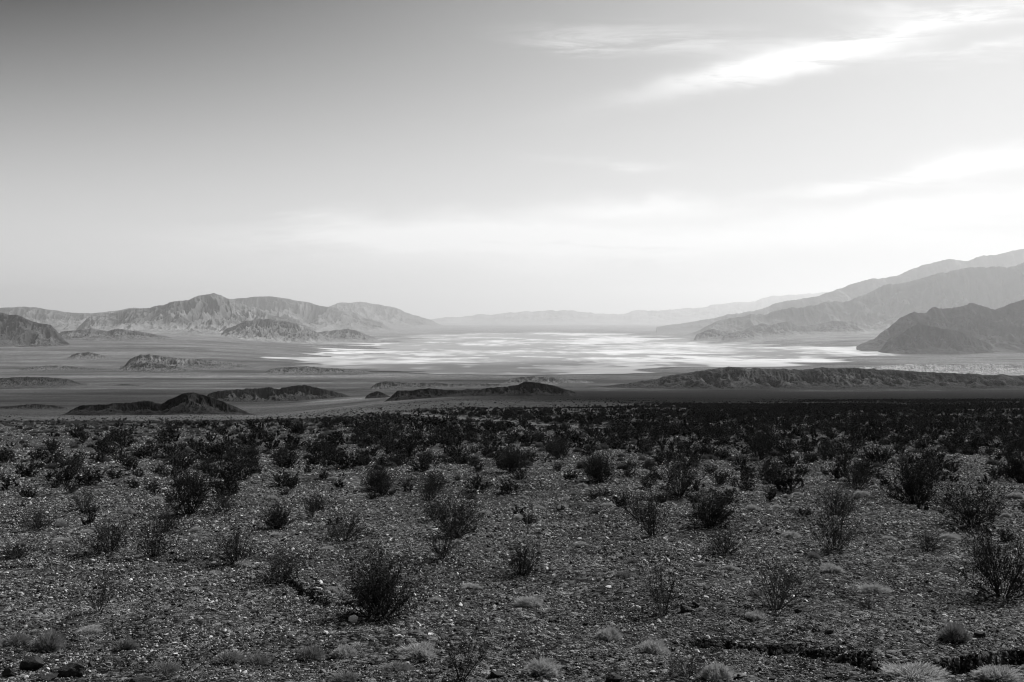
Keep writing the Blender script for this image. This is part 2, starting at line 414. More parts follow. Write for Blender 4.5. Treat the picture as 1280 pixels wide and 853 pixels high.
hill('mountain', 'tall jagged peak dominating the left skyline',
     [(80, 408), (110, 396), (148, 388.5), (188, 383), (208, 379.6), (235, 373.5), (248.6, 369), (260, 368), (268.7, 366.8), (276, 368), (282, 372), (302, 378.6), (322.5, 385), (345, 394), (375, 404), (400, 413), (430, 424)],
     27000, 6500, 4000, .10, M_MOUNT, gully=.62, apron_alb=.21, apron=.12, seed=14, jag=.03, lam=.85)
hill('mountain', 'gullied lower shoulder in front and right of the tall left peak',
     [(262, 428), (285, 410), (309, 400.5), (336, 399), (356, 401), (373, 404), (386, 410), (403, 419), (423, 429), (440, 434)],
     21000, 3000, 2500, .095, M_MOUNT, gully=.62, apron_alb=.2, seed=15, jag=.03, lam=.6)
hill('hill', 'small pale hill touching the salt pan right of the left range',
     [(370, 428), (385, 420), (400, 415), (425, 412), (436, 411), (450, 415), (465, 421), (480, 426)], 24500, 2200, 2000, .09, M_MOUNT, gully=.5, apron_alb=.17, seed=16)
hill('hill', 'dark craggy hill cut off by the left edge of the photo',
     [(-150, 400), (-90, 372), (-50, 368), (0, 389.6), (20, 394), (37, 400), (50, 402), (64, 406), (70, 412), (80, 424), (90, 432)],
     13000, 1500, 1500, .05, M_HILL, gully=.7, apron_alb=0, seed=17, jag=.03, lam=.5, pw=.8)
hill('hill', 'low rolling foothills right of the dark craggy left hill',
     [(60, 421), (80, 414), (107, 412), (114, 410), (134, 414), (148, 411), (168, 413.5), (190, 417), (215, 422), (240, 427)], 16500, 1700, 1500, .075, M_HILL, gully=.5, apron_alb=.11, seed=18)

# low hills on the valley floor
LOW = [
    ([(84, 446), (96, 441.5), (110, 440), (125, 443), (146, 449)], 9000, 380, .06, 'faint low rise on the left plain above the dark streaks'),
    ([(150, 456), (160, 447), (175, 444), (188, 443), (205, 445), (215, 447), (249, 449), (282, 452.5), (322, 458), (340, 461)], 6900, 700, .055, 'long low dark ridge on the left plain below the tall peak'),
    ([(20, 462), (40, 458.5), (62, 457), (84, 457.5), (110, 460), (150, 463)], 5900, 330, .045, 'flat dark mound low on the left plain'),
    ([(135, 464), (160, 458), (175, 455), (186, 453.5), (208, 456), (225, 459.5), (243, 464)], 5500, 380, .045, 'small dark peaked ridge just below the long low ridge'),
    ([(325, 465), (345, 460), (365, 458.5), (382, 458), (400, 459.5), (436, 461.5), (457, 464), (475, 467)], 5300, 380, .05, 'low dark strip of hill along the near shore of the salt pan'),
    ([(-90, 479), (-40, 473), (0, 472.6), (30, 471), (50, 471), (84, 474), (100, 479), (110, 482)], 3300, 260, .03, 'dark low hill at the left edge of the plain'),
    ([(140, 482), (155, 480), (175, 482)], 2500, 60, .03, 'tiny dark rise on the left plain'),
    ([(455, 486), (470, 479), (483, 476.5), (500, 478), (518, 478.6), (545, 478.5), (562, 480), (600, 479), (626, 481), (640, 484)], 2700, 150, .045, 'low grey ridge just behind the dark central ridge'),
    ([(625, 479), (640, 473), (655, 471), (668, 470.5), (690, 472), (712, 474), (732, 476), (750, 479)], 3300, 190, .07, 'pale low hill behind the right end of the dark central ridge'),
    ([(-40, 513), (20, 507), (45, 505), (70, 507), (90, 511)], 1100, 45, .02, 'thin dark rise at the left edge near the black hill'),
]
for i, (pts, Y0, fr, al, lab) in enumerate(LOW):
    hill('hill', lab, pts, Y0, fr * 1.6, fr, al * (1.5 if Y0 > 4000 else 1.1), M_HILL if Y0 > 3000 else M_DARK, gully=.7, apron_alb=max(.04, al * 1.7), seed=20 + i, jag=.06, lam=1.0, pw=1.7)
hill('hill', 'black twin humped hill on the left in front of the plain',
     [(70, 519), (85, 513), (101, 507), (134, 505), (161, 503.5), (181, 500.5), (201.5, 504), (215, 498.5), (228, 492), (235, 490.4), (245, 491), (269, 498), (289, 506), (309, 514), (325, 518)],
     930, 70, 60, .016, M_DARK, gully=.6, apron_alb=0, seed=40, jag=.04, lam=1.3, pw=.9)
hill('hill', 'dark gullied ridge with pale streaks between the black hills',
     [(245, 497), (265, 490), (296, 486.5), (315, 486), (336, 484), (350, 486), (365, 482.5), (380, 481), (396, 484.5), (417, 489), (435, 494), (450, 498)],
     1650, 110, 100, .028, M_DARK, gully=.85, apron_alb=.03, seed=41, jag=.06, lam=1.1, pw=.8)
hill('hill', 'long black jagged ridge standing at the centre below the salt pan',
     [(475, 497), (484, 492.5), (497, 487.5), (511, 488.5), (536.5, 484.7), (558, 488), (580, 487), (601, 486.5), (612, 484.7), (633.5, 483), (648, 481), (655, 477), (664, 478), (673, 479), (687, 481), (705, 486), (723, 492), (742, 497.5)],
     1180, 60, 60, .014, M_DARK, gully=.6, apron_alb=0, seed=42, jag=.05, lam=1.2, pw=.85)
hill('hill', 'small black knob at the left end of the central ridge',
     [(455, 497), (463, 491.5), (472, 489), (480, 492), (490, 497)], 1260, 30, 30, .014, M_DARK, gully=.5, apron_alb=0, seed=43, jag=.05, pw=.85)
hill('hill', 'broad low dark hill stretching across the right of the plain',
     [(735, 486), (760, 482), (788, 479), (820, 473.5), (845, 467), (859, 466.5), (885, 461.5), (913, 459), (935, 459.6), (965, 461), (992, 462), (1021, 459.6), (1071, 460), (1125, 463), (1179, 466), (1280, 469.7), (1360, 474), (1440, 482)],
     3000, 450, 500, .045, M_HILL, gully=.8, apron_alb=.03, seed=44, jag=.05, lam=1.3, pw=1.1, sub=.1)
hill('badland', 'strip of crumpled pale badlands on the right below the salt pan',
     [(1040, 466), (1075, 459), (1110, 457), (1140, 455.5), (1180, 456), (1220, 455), (1260, 456), (1300, 455), (1360, 458), (1420, 466)],
     6600, 1500, 300, .22, M_HILL, gully=.65, apron_alb=.2, seed=45, jag=.12, lam=1.1, pw=.6)

# ------------------------------------------------------------------ dirt track
def build_track():
    pts = [(455, 514), (486, 517), (540, 520.5), (585, 524), (630, 528), (675, 532), (716, 534.5), (760, 537)]
    W = [px_to_ground(*p) for p in pts]
    P = []
    for (x0, y0), (x1, y1) in zip(W[:-1], W[1:]):
        for k in range(30): P.append((x0 + (x1 - x0) * k / 30, y0 + (y1 - y0) * k / 30))
    P = np.array(P); P[:, 0] += .8 * pn(P[:, 1] / 9, P[:, 1] * 0)
    T = np.gradient(P, axis=0); T /= np.linalg.norm(T, axis=1)[:, None]; N = np.stack([-T[:, 1], T[:, 0]], 1)
    w = np.linspace(-1.2, 1.2, 9)
    jit = 1 + .18 * pn(np.arange(len(P)) / 3.0, np.zeros(len(P)))
    X = P[:, 0:1] + N[:, 0:1] * w * jit[:, None]; Y = P[:, 1:2] + N[:, 1:2] * w * jit[:, None]
    Z = ground_z(X.ravel(), Y.ravel()).reshape(X.shape) + .05
    me = np_mesh('dirt_track', np.stack([X, Y, Z], -1).reshape(-1, 3), grid_faces(*X.shape), 4, {'alb': np.full(X.size, .09)}, True)
    link('dirt_track', me, M_TRACK, kind='structure', label='faint pale dirt track crossing the bushy plain at the centre')
    return P
TRACK = build_track()

# ------------------------------------------------------------------ plants
def tube(V, Fq, pts, r0, r1):
    """append a 3-sided tapered tube"""
    pts = np.array(pts); n = len(pts); b = len(V)
    tg = np.gradient(pts, axis=0); tg /= np.linalg.norm(tg, axis=1)[:, None] + 1e-9
    ref = np.array([.31, .77, .12]); s = np.cross(tg, ref); s /= np.linalg.norm(s, axis=1)[:, None] + 1e-9; u = np.cross(tg, s)
    for i in range(n):
        r = r0 + (r1 - r0) * i / (n - 1)
        for k in range(3):
            an = k * 2.0944
            V.append(pts[i] + r * (math.cos(an) * s[i] + math.sin(an) * u[i]))
    for i in range(n - 1):
        for k in range(3):
            a = b + i * 3 + k; c = b + i * 3 + (k + 1) % 3
            Fq.append((a, c, c + 3, a + 3))
def bush_geo(seed, h=.7, spread=.62, nstem=34, nside=4, ntwig=2, leaves=1700, leaf=.016, rad=.006, leaf_lo=.3):
    R = np.random.default_rng(seed); V = []; Fq = []; tips = []
    lean = R.uniform(-.24, .24, 2)
    for s in range(nstem):
        an = R.uniform(0, 2 * math.pi); tilt = R.beta(1.6, 1.5) * spread * 1.45
        L = h * R.uniform(.62, 1.08) * (1 - .12 * tilt)
        d = np.array([math.cos(an) * math.sin(tilt) + lean[0], math.sin(an) * math.sin(tilt) + lean[1], math.cos(tilt)])
        p = np.array([math.cos(an) * .05 * R.uniform(0, 1), math.sin(an) * .05 * R.uniform(0, 1), -.03])
        pts = [p]; bend = R.normal(0, .10, 3)
        for k in range(6):
            d = d + bend * .5 + R.normal(0, .07, 3) + np.array([0, 0, .05]); d /= np.linalg.norm(d)
            p = p + d * L / 6; pts.append(p)
        r = rad * R.uniform(.6, 1.2) * (h / .7)
        tube(V, Fq, pts, r, r * .35)
        pts = np.array(pts)
        for q in range(nside):
            f = R.uniform(.25, .92) * 6; i = int(f); b0 = pts[i] + (pts[min(i + 1, 6)] - pts[i]) * (f - i)
            dd = d + R.normal(0, .5, 3); dd[2] = abs(dd[2]) * .8 + .15; dd /= np.linalg.norm(dd)
            ln = L * R.uniform(.18, .42); bp = [b0]
            for k in range(3):
                dd = dd + R.normal(0, .13, 3) + np.array([0, 0, .08]); dd /= np.linalg.norm(dd); bp.append(bp[-1] + dd * ln / 3)
            tube(V, Fq, bp, r * .55, r * .25); tips.append(np.array(bp))
            for w in range(ntwig):
                i = R.integers(1, 4); d2 = dd + R.normal(0, .6, 3); d2 /= np.linalg.norm(d2)
                tp = [bp[i], bp[i] + d2 * ln * .25, bp[i] + d2 * ln * .45 + np.array([0, 0, .01])]
                tube(V, Fq, tp, r * .35, r * .2); tips.append(np.array(tp))
        tips.append(pts[3:])
    V = np.array(V); Fq = np.array(Fq)
    # leaves
    k = R.integers(0, len(tips), leaves); LV = []
    P = np.array([tips[i][j] + (tips[i][j + 1] - tips[i][j]) * f for i, f, j in ((i, R.uniform(0, 1), R.integers(0, len(tips[i]) - 1)) for i in k)])
    P = P + R.normal(0, .012, P.shape)
    P = P[P[:, 2] > leaf_lo * h * R.uniform(0, 1, len(P))]
    n = len(P); e1 = R.normal(0, 1, (n, 3)); e1 /= np.linalg.norm(e1, axis=1)[:, None]; e2 = np.cross(e1, R.normal(0, 1, (n, 3))); e2 /= np.linalg.norm(e2, axis=1)[:, None]
    s = leaf * R.uniform(.6, 1.4, (n, 1))
    LV = np.stack([P - e1 * s, P - e2 * s * .55, P + e1 * s, P + e2 * s * .55], 1).reshape(-1, 3)
    LF = np.arange(4 * n).reshape(-1, 4)
    return V, Fq, LV, LF
def tuft_geo(seed, n=1500, w=.19, h=.17, blade=.0045, curl=.3):
    """a cushion of fine dry stalks"""
    R = np.random.default_rng(seed)
    an = R.uniform(0, 2 * math.pi, n); el = np.arccos(R.uniform(.06, 1, n))
    lump = 1 + .42 * np.array(pn(np.cos(an) * 1.5 + seed, np.sin(an) * 1.5 + el))
    D = np.stack([np.cos(an) * np.sin(el) * w, np.sin(an) * np.sin(el) * w, np.cos(el) * h], 1) * (lump * R.uniform(.72, 1.05, n))[:, None]
    B = D * R.uniform(.05, .45, (n, 1)); B[:, 2] *= .6; B[:, 2] -= .01
    Mid = B + (D - B) * .55 + R.normal(0, .012, (n, 3)); D = D + R.normal(0, .01, (n, 3)) + np.array([0, 0, .01])
    s = np.cross(D, R.normal(0, 1, (n, 3))); s /= np.linalg.norm(s, axis=1)[:, None]; s *= blade
    V = np.stack([B - s, B + s, Mid + s * .8, Mid - s * .8, D + s * .3, D - s * .3], 1).reshape(-1, 3)
    i = np.arange(n)[:, None] * 6
    Fq = np.concatenate([i + np.array([[0, 1, 2, 3]]), i + np.array([[3, 2, 4, 5]])])
    return V, Fq
def rock_geo(seed, sub=2, flat=.6):
    import bmesh
    R = np.random.default_rng(seed); bm = bmesh.new(); bmesh.ops.create_icosphere(bm, subdivisions=sub, radius=1)
    V = np.array([v.co[:] for v in bm.verts]); Fc = np.array([[v.index for v in f.verts] for f in bm.faces]); bm.free()
    for _ in range(9):   # chisel flat facets
        nrm = R.normal(0, 1, 3); nrm /= np.linalg.norm(nrm); c = R.uniform(.42, .8)
        dd = V @ nrm; V = V - np.outer(np.maximum(dd - c, 0), nrm)
    V = V * np.array([1, R.uniform(.6, .95), flat * R.uniform(.7, 1.2)])
    if sub > 2: V = V * (1 + .28 * fbm(V[:, 0] * 1.7 + seed, V[:, 1] * 1.7 + V[:, 2] * 1.3, 4, .65))[:, None]
    return V, Fc

NEARB = [bush_geo(100, .7, .95, 80, 4, 2, 6500, .012, leaf_lo=.05), bush_geo(101, .7, .95, 44, 4, 2, 2600, .012, leaf_lo=.12), bush_geo(102, .7, .85, 36, 4, 2, 2000, .012, leaf_lo=.15),
         bush_geo(103, .7, 1.05, 56, 4, 2, 3600, .012, leaf_lo=.08), bush_geo(104, .7, .7, 22, 4, 2, 800, .011), bush_geo(105, .7, 1.15, 48, 4, 2, 2600, .012, leaf_lo=.05)]
NSIZE = [(2 * float(np.percentile(np.hypot(g[2][:, 0], g[2][:, 1]), 93)), float(np.percentile(g[2][:, 2], 97))) for g in NEARB] + [(.6, .6)]
BMESH = []
for V, Fq, LV, LF in NEARB:
    a = np_mesh('stems', V, Fq, 4); a.materials.append(M_STEM); b = np_mesh('foliage', LV, LF, 4); b.materials.append(M_LEAF); BMESH.append((a, b))
_v, _f, _lv, _lf = bush_geo(110, .7, .62, 26, 5, 2, 900, .012, .007)   # bare, bleached
PALEB = (np_mesh('stems', _v, _f, 4), np_mesh('foliage', _lv, _lf, 4)); PALEB[0].materials.append(M_PSTEM); PALEB[1].materials.append(M_LEAF)
def one_mesh(seed, **kw):
    V, Fq, LV, LF = bush_geo(seed, **kw)
    me = np_mesh('desert_bush', np.vstack([V, LV]), np.vstack([Fq, LF + len(V)]), 4, mat_idx=np.r_[np.zeros(len(Fq)), np.ones(len(LF))])
    me.materials.append(M_STEM); me.materials.append(M_LEAF); return me
MIDB = [one_mesh(200 + i, h=.62, spread=s + .2, nstem=30, nside=3, ntwig=1, leaves=int(n * 1.5), leaf=.022, rad=.008, leaf_lo=.08) for i, (s, n) in enumerate([(.7, 1300), (.85, 1000), (.95, 1400), (.6, 800), (.8, 1500), (.75, 600)])]
FARB = [one_mesh(300 + i, h=.66, spread=s + .15, nstem=9, nside=2, ntwig=0, leaves=int(n * 1.5), leaf=.052, rad=.012, leaf_lo=.1) for i, (s, n) in enumerate([(.8, 260), (.95, 220), (.9, 300), (.7, 240)])]
TUFTM = []
for i in range(5):
    V, Fq = tuft_geo(400 + i, 2600, .19, .16 + .02 * (i % 3)); me = np_mesh('grass_tuft', V, Fq, 4); me.materials.append(M_TUFT); TUFTM.append(me)
TUFTD = []
for i in range(3):
    V, Fq = tuft_geo(410 + i, 1800, .19, .17); me = np_mesh('grass_tuft', V, Fq, 4); me.materials.append(M_TUFTD); TUFTD.append(me)

TUFTX = TUFTD[0].copy(); TUFTX.materials.clear(); TUFTX.materials.append(mat_plain('faded_tuft', .11, .5, 14, trans=.2))
USED = []
def scale_for(px, py, wpx, width): gx, gy = px_to_ground(px, py); return gx, gy, wpx / F * gy / width
BUSHES = [  # px, base py, width, height, variant, label
    (476, 772, 92, 80, 0, 'largest and densest dark bush, standing alone at front left of centre beside a white stone'),
    (651, 720, 52, 46, 1, 'dark open bush at the centre, just above the lone pale tuft'),
    (828, 765, 56, 78, 4, 'tall sparse see-through bush right of centre beside a dark rock'),
    (970, 762, 66, 66, 'pale', 'leggy bush with bleached bare stems on open gravel at the right front'),
    (553, 703, 42, 36, 2, 'small twiggy bush in front of the dark pair left of centre'),
    (568, 670, 62, 52, 3, 'wide dark bush of the pair left of centre, behind the small twiggy one'),
    (430, 674, 56, 34, 5, 'low spreading dark bush above and left of the biggest bush'),
    (295, 706, 50, 44, 1, 'dark bush with a pale tuft at its foot in the left foreground'),
    (353, 726, 50, 40, 3, 'bush with a black shadow beside a short cut bank at left'),
    (193, 697, 56, 50, 2, 'airy twiggy bush, right one of a loose pair at left'),
    (137, 691, 52, 42, 3, 'dark bush, left one of a loose pair at left'),
    (122, 768, 48, 46, 4, 'thin dark bush by itself low in the left foreground'),
    (1252, 750, 84, 84, 5, 'big loose thicket bush cut by the right edge of the photo'),
    (1215, 660, 84, 54, 3, 'wide mid-height bush near the right edge behind the thicket'),
    (1143, 628, 64, 56, 0, 'dense dark rounded bush on the right, darkest of its row'),
    (1044, 692, 56, 54, 2, 'upright twiggy bush right of centre above a pale round tuft'),
    (1045, 646, 52, 36, 5, 'low dark bush directly behind the upright twiggy one'),
    (888, 662, 54, 46, 0, 'compact black bush right of centre with bare gravel before it'),
    (816, 671, 48, 58, 1, 'tall narrow bush left of the compact black bush'),
    (800, 652, 50, 36, 4, 'thin bush touching the back of the tall narrow bush'),
    (850, 621, 56, 48, 3, 'large dark bush behind the compact black bush'),
    (906, 698, 46, 30, 5, 'low ragged bush on the gravel below the compact black bush'),
    (575, 848, 66, 62, 4, 'thin half bare bush at the bottom edge of the photo'),
    (474, 613, 40, 34, 0, 'round dark bush above the low spreading bush'),
    (236, 642, 56, 66, 3, 'tall stacked dark bush rising at upper left'),
    (207, 664, 40, 28, 1, 'small bush in front of the tall stacked bush at left'),
    (280, 641, 38, 28, 2, 'small bush right of the tall stacked bush'),
    (346, 661, 38, 32, 0, 'dark rounded bush left of the low spreading bush'),
    (388, 649, 34, 36, 4, 'thin upright bush between two rounded ones at left'),
    (50, 663, 40, 28, 1, 'small dark bush near the left edge above the cut bank'),
    (105, 637, 34, 26, 2, 'small dark bush in the row above the left pair'),
    (750, 605, 40, 36, 0, 'dark conical bush right of centre in front of the belt'),
    (965, 606, 44, 34, 3, 'broad bush at the lower fringe of the belt on the right'),
    (1072, 611, 44, 28, 5, 'low bush with a pale tuft beside it, left of the densest right bush'),
    (535, 627, 40, 32, 1, 'bush above the dark pair left of centre'),
    (22, 697, 44, 22, 5, 'flattened bush against the left edge at the cut bank'),
    (1222, 707, 44, 34, 4, 'thin bush between the wide bush and the thicket at right'),
    (1276, 602, 40, 46, 0, 'dark bush touching the right edge at the belt fringe'),
    (642, 592, 38, 32, 0, 'dark bush at the centre fringe of the belt'),
    (860, 846, 60, 30, 4, 'sparse dead-looking twigs at the bottom edge, right of centre'),
    (545, 650, 40, 26, 2, 'small dim bush tucked behind the dark pair'),
    (1085, 765, 26, 14, 5, 'tiny low scrub on the open gravel at right'),
    (1160, 690, 34, 24, 1, 'small bush on open gravel left of the thin one at right'),
    (700, 575, 36, 28, 3, 'rounded bush in the centre fringe, up and right of the dark fringe bush'),
    (948, 575, 44, 44, 3, 'tall bulky bush standing out of the belt at right'),
    (745, 545 + 48, 34, 26, 5, 'bush directly behind the conical one'),
]
def place_bush(bx, by, w, h, var, label):
    nw, nh = NSIZE[-1 if var == 'pale' else var]
    gx, gy, s = scale_for(bx, by, w, nw)
    sz = h / F * gy / nh * .93
    root = bpy.data.objects.new('desert_bush', None); COL.objects.link(root); root.empty_display_size = .1
    root.location = (gx, gy, gz(gx, gy) - .01); root.rotation_euler = (0, 0, random.uniform(0, 6.28)); root.scale = (s, s, sz)
    root['label'] = label; root['category'] = 'bush'; root['group'] = 'dark desert bushes scattered over the near gravel'
    st, fo = PALEB if var == 'pale' else BMESH[var]
    link('stems', st, parent=root); link('foliage', fo, parent=root)
    USED.append((gx, gy, .42 * w / F * gy))
for b in BUSHES: place_bush(*b)

TUFTS = [
    (664, 756, 36, 20, 0, 'single round pale grass tuft on bare gravel at the centre'),
    (760, 802, 36, 21, 0, 'pale spiky grass tuft low at centre right'),
    (816, 816, 42, 25, 0, 'fluffy pale tuft right of the spiky one by a small shadowed bank'),
    (678, 840, 46, 25, 0, 'pale fuzzy tuft near the bottom edge at the centre'),
    (428, 821, 34, 18, 0, 'pale tuft in the left half near a second darker tuft'),
    (388, 823, 36, 22, 1, 'darker spiky tuft just left of the pale one'),
    (157, 811, 32, 22, 1, 'dark round tuft alone at lower left'),
    (285, 828, 42, 18, 1, 'left of two joined dull tufts near the bottom'),
    (322, 829, 36, 17, 1, 'right of two joined dull tufts near the bottom'),
    (524, 823, 54, 20, 0, 'wide pale tuft leaning over a dark shadow below the big bush'),
    (494, 839, 46, 16, 1, 'dull flat tuft in front of the wide pale tuft'),
    (1192, 803, 42, 28, 1, 'dark based bristly tuft beside the long cut bank at right'),
    (1248, 848, 56, 20, 0, 'large pale tuft in the bottom right corner'),
    (1140, 853, 84, 22, 0, 'broad bright tuft on the bottom edge at right'),
    (895, 849, 44, 26, 0, 'tall pale tuft on the bottom edge beside dead twigs'),
    (1041, 720, 30, 17, 0, 'neat pale tuft in front of the upright twiggy bush'),
    (1091, 742, 42, 15, 0, 'flat pale tuft on open gravel at right'),
    (988, 674, 24, 11, 0, 'small pale tuft behind the twiggy bush at right'),
    (1188, 675, 24, 10, 0, 'small pale tuft left of the wide right bush'),
    (705, 633, 15, 8, 0, 'tiny pale tuft right of centre in the middle gravel'),
    (760, 631, 18, 8, 0, 'tiny pale tuft in front of the conical bush'),
    (648, 651, 15, 8, 0, 'tiny pale tuft above the central open bush'),
    (607, 642, 18, 8, 0, 'tiny pale tuft behind the dark pair'),
    (303, 708, 22, 12, 0, 'pale tuft at the foot of the left foreground bush'),
    (268, 718, 18, 8, 0, 'little pale tuft on the gravel left of that bush'),
    (112, 792, 34, 12, 0, 'flat pale tuft above and left of the dark round tuft'),
    (205, 735 + 30, 16, 8, 0, 'little pale tuft right of the thin left bush'),
    (245, 665, 16, 8, 0, 'tiny tuft on pale gravel below the stacked bush'),
    (345, 671, 16, 7, 0, 'tiny tuft at the foot of the rounded left bush'),
    (1018, 700, 20, 13, 1, 'dim tuft touching the neat pale one from behind'),
    (875, 712, 20, 9, 1, 'dim tuft below the low ragged bush'),
    (912, 716, 20, 9, 0, 'pale tuft below the low ragged bush'),
    (915, 617, 20, 8, 0, 'pale tuft beside the large dark bush at right'),
    (1076, 618, 18, 8, 0, 'pale tuft at the foot of the low right bush'),
    (1180, 592, 16, 8, 0, 'tiny pale tuft left of a second one at upper right'),
    (1194, 587, 15, 8, 0, 'tiny pale tuft right of a second one at upper right'),
    (1055, 600, 13, 7, 0, 'tiny pale tuft left in the upper right gravel'),
    (1270, 623, 22, 11, 0, 'pale tuft against the right edge'),
    (108, 665, 18, 8, 0, 'tiny pale tuft above the left pair of bushes'),
    (28, 680, 16, 8, 0, 'tiny pale tuft near the left edge'),
    (78, 678, 22, 8, 0, 'low pale tuft left of the left pair of bushes'),
    (160, 641, 16, 9, 0, 'small tuft at upper left between two bushes'),
    (340, 627, 16, 8, 0, 'small tuft above the rounded left bush'),
    (1110, 676, 16, 7, 0, 'small pale tuft on gravel left of the wide right bush'),
    (430, 853, 40, 14, 1, 'dull tuft on the bottom edge left of the half bare bush'),
    (205, 838, 46, 18, 1, 'ragged dull tuft on the bottom edge at left'),
    (20, 808, 40, 22, 1, 'dark tuft at the left edge above the black rocks'),
    (60, 812, 46, 30, 1, 'dark bristly tuft behind the black rocks'),
    (545, 748, 18, 8, 0, 'small pale tuft right of the biggest bush'),
    (418, 738, 20, 9, 0, 'faint pale tuft left of the biggest bush'),
    (590, 735, 26, 8, 0, 'flat faint tuft left of the lone round one'),
    (780, 725, 22, 10, 1, 'dim tuft between the open bush and the tall sparse bush'),
    (940, 640, 18, 9, 0, 'small pale tuft above the compact black bush'),
]
def place_tuft(me, gx, gy, s, sz, label, group='pale dry grass tufts on the gravel'):
    o = link('grass_tuft', me); o.location = (gx, gy, gz(gx, gy) - .01); o.rotation_euler = (0, 0, random.uniform(0, 6.28)); o.scale = (s, s, sz)
    o['label'] = label; o['category'] = 'grass tuft'; o['group'] = group
    USED.append((gx, gy, .2 * s))
for k, (bx, by, w, h, dk, lab) in enumerate(TUFTS):
    gx, gy, s = scale_for(bx, by, w, .38); place_tuft((TUFTD if dk else TUFTM)[k % (3 if dk else 5)], gx, gy, s, h / F * gy / .17 * .62, lab)

# rocks that stand out from the gravel
ROCKS = [
    (443, 781, 17, 11, 'p', 'white angular stone at the foot of the biggest bush'),
    (857, 764, 20, 13, 'd', 'black block-like rock right of the tall sparse bush'),
    (870, 760, 11, 8, 'd', 'small black stone against the block-like rock'),
    (1224, 802, 17, 9, 'd', 'dark flat rock right of the bristly tuft'),
    (40, 838, 32, 34, 'd', 'black upright rock in the bottom left corner'),
    (88, 843, 38, 26, 'd', 'black lumpy rock right of the upright one at bottom left'),
    (62, 850, 30, 12, 'g', 'grey flat rock between the two black rocks'),
    (10, 848, 26, 16, 'd', 'black rock cut by the left edge at the bottom'),
    (178, 852, 34, 14, 'd', 'black low rock on the bottom edge at left'),
    (620, 846, 24, 12, 'd', 'dark stone right of the half bare bush'),
    (768, 852, 22, 12, 'd', 'dark stone on the bottom edge right of the centre'),
    (925, 851, 20, 7, 'g', 'grey slab on the bottom edge beside the tall pale tuft'),
    (1036, 796, 15, 9, 'd', 'dark stone on the open gravel above the long cut bank'),
    (997, 772, 12, 7, 'd', 'dark stone below the bleached bush'),
    (1009, 747, 10, 5, 'd', 'small dark stone right of the bleached bush'),
    (882, 752, 9, 5, 'p', 'small white stone right of the black block-like rock'),
    (873, 812, 9, 7, 'p', 'white chip at the end of a small shadowed bank'),
    (497, 804, 12, 5, 'p', 'pale flat chip below the biggest bush'),
    (538, 801, 10, 4, 'p', 'pale sliver right of the flat chip'),
    (375, 778, 9, 5, 'p', 'white chip left of the white angular stone'),
    (1038, 853, 16, 6, 'g', 'grey stone on the bottom edge at right'),
    (1112, 775, 9, 5, 'd', 'dark pebble on the open gravel at right'),
    (418, 752, 9, 5, 'p', 'pale pebble above the white angular stone'),
]
RK = {}
for i, (bx, by, w, h, k, lab) in enumerate(ROCKS):
    V, Fc = rock_geo(500 + i, 4, 1.0); me = np_mesh('rock', V, Fc, 3); me.materials.append({'p': M_ROCKP, 'd': M_ROCKD, 'g': M_STONE}[k])
    gx, gy = px_to_ground(bx, by); s = w / F * gy / 2.1; sz = h / F * gy / 1.9
    o = link('rock', me, loc=(gx, gy, gz(gx, gy) + sz * .35)); o.scale = (s, s * .9, sz); o.rotation_euler = (0, 0, random.uniform(-.4, .4))
    o['label'] = lab; o['category'] = 'rock'; o['group'] = 'rocks lying among the gravel'

# ------------------------------------------------------------------ random plants: density of the bush belt
def bush_density(x, Y):
    a = x / Y
    clump = .55 + .9 * fbm(x / 6, Y / 6, 3) + .7 * fbm(x / 22 + 4, Y / 30, 2)
    lim = np.interp(a, [-.6, -.4, -.2, -.05, .1, .3, .6], [48, 55, 75, 110, 170, 300, 380]) * (1 + 1.1 * fbm(x / 60 + 7, Y / 120, 3))
    d = .03 + .25 * sst(Y, 11, 16) + .42 * sst(Y, 16 , 25) + .6 * sst(Y, 26, 42) - .4 * sst(Y, 90, 220) + .35 * sst(Y, 18, 27) * (1 - sst(Y, 60, 100))
    full = d * (1 - .93 * sst(np.log(Y), np.log(lim * .6), np.log(lim * 2.4)))
    return np.clip(full * np.clip(clump, .05, 2), 0, 1.8) * (1 - .8 * sst(Y, 500, 900)) * (1 - sst(Y, 900, 1500)) * np.clip(1 + 1.6 * fbm(x / 90, Y / 260 + 3, 3) * sst(Y, 120, 300), .05, 2)
cand = []
for y0, y1, dm in ((8.5, 40, 1.8), (40, 150, 1.5), (150, 600, .8), (600, 1500, .25)):
    hw = .56; area = hw * (y1**2 - y0**2); n = int(area * dm)
    yy = np.sqrt(rng.uniform(y0**2, y1**2, n)); xx = rng.uniform(-hw, hw, n) * yy
    keep = rng.uniform(0, dm, n) < bush_density(xx, yy); cand.append(np.stack([xx[keep], yy[keep]], 1))
cand = np.vstack(cand)
U_ = np.array(USED)
ok = np.ones(len(cand), bool)
near = cand[:, 1] < 60
for gx, gy, r in USED:
    ok &= ~((np.hypot(cand[:, 0] - gx, cand[:, 1] - gy) < r + .35) & near)
for tx_, ty_ in TRACK[::3]: ok &= np.hypot(cand[:, 0] - tx_, cand[:, 1] - ty_) > 2.3
cand = cand[ok]
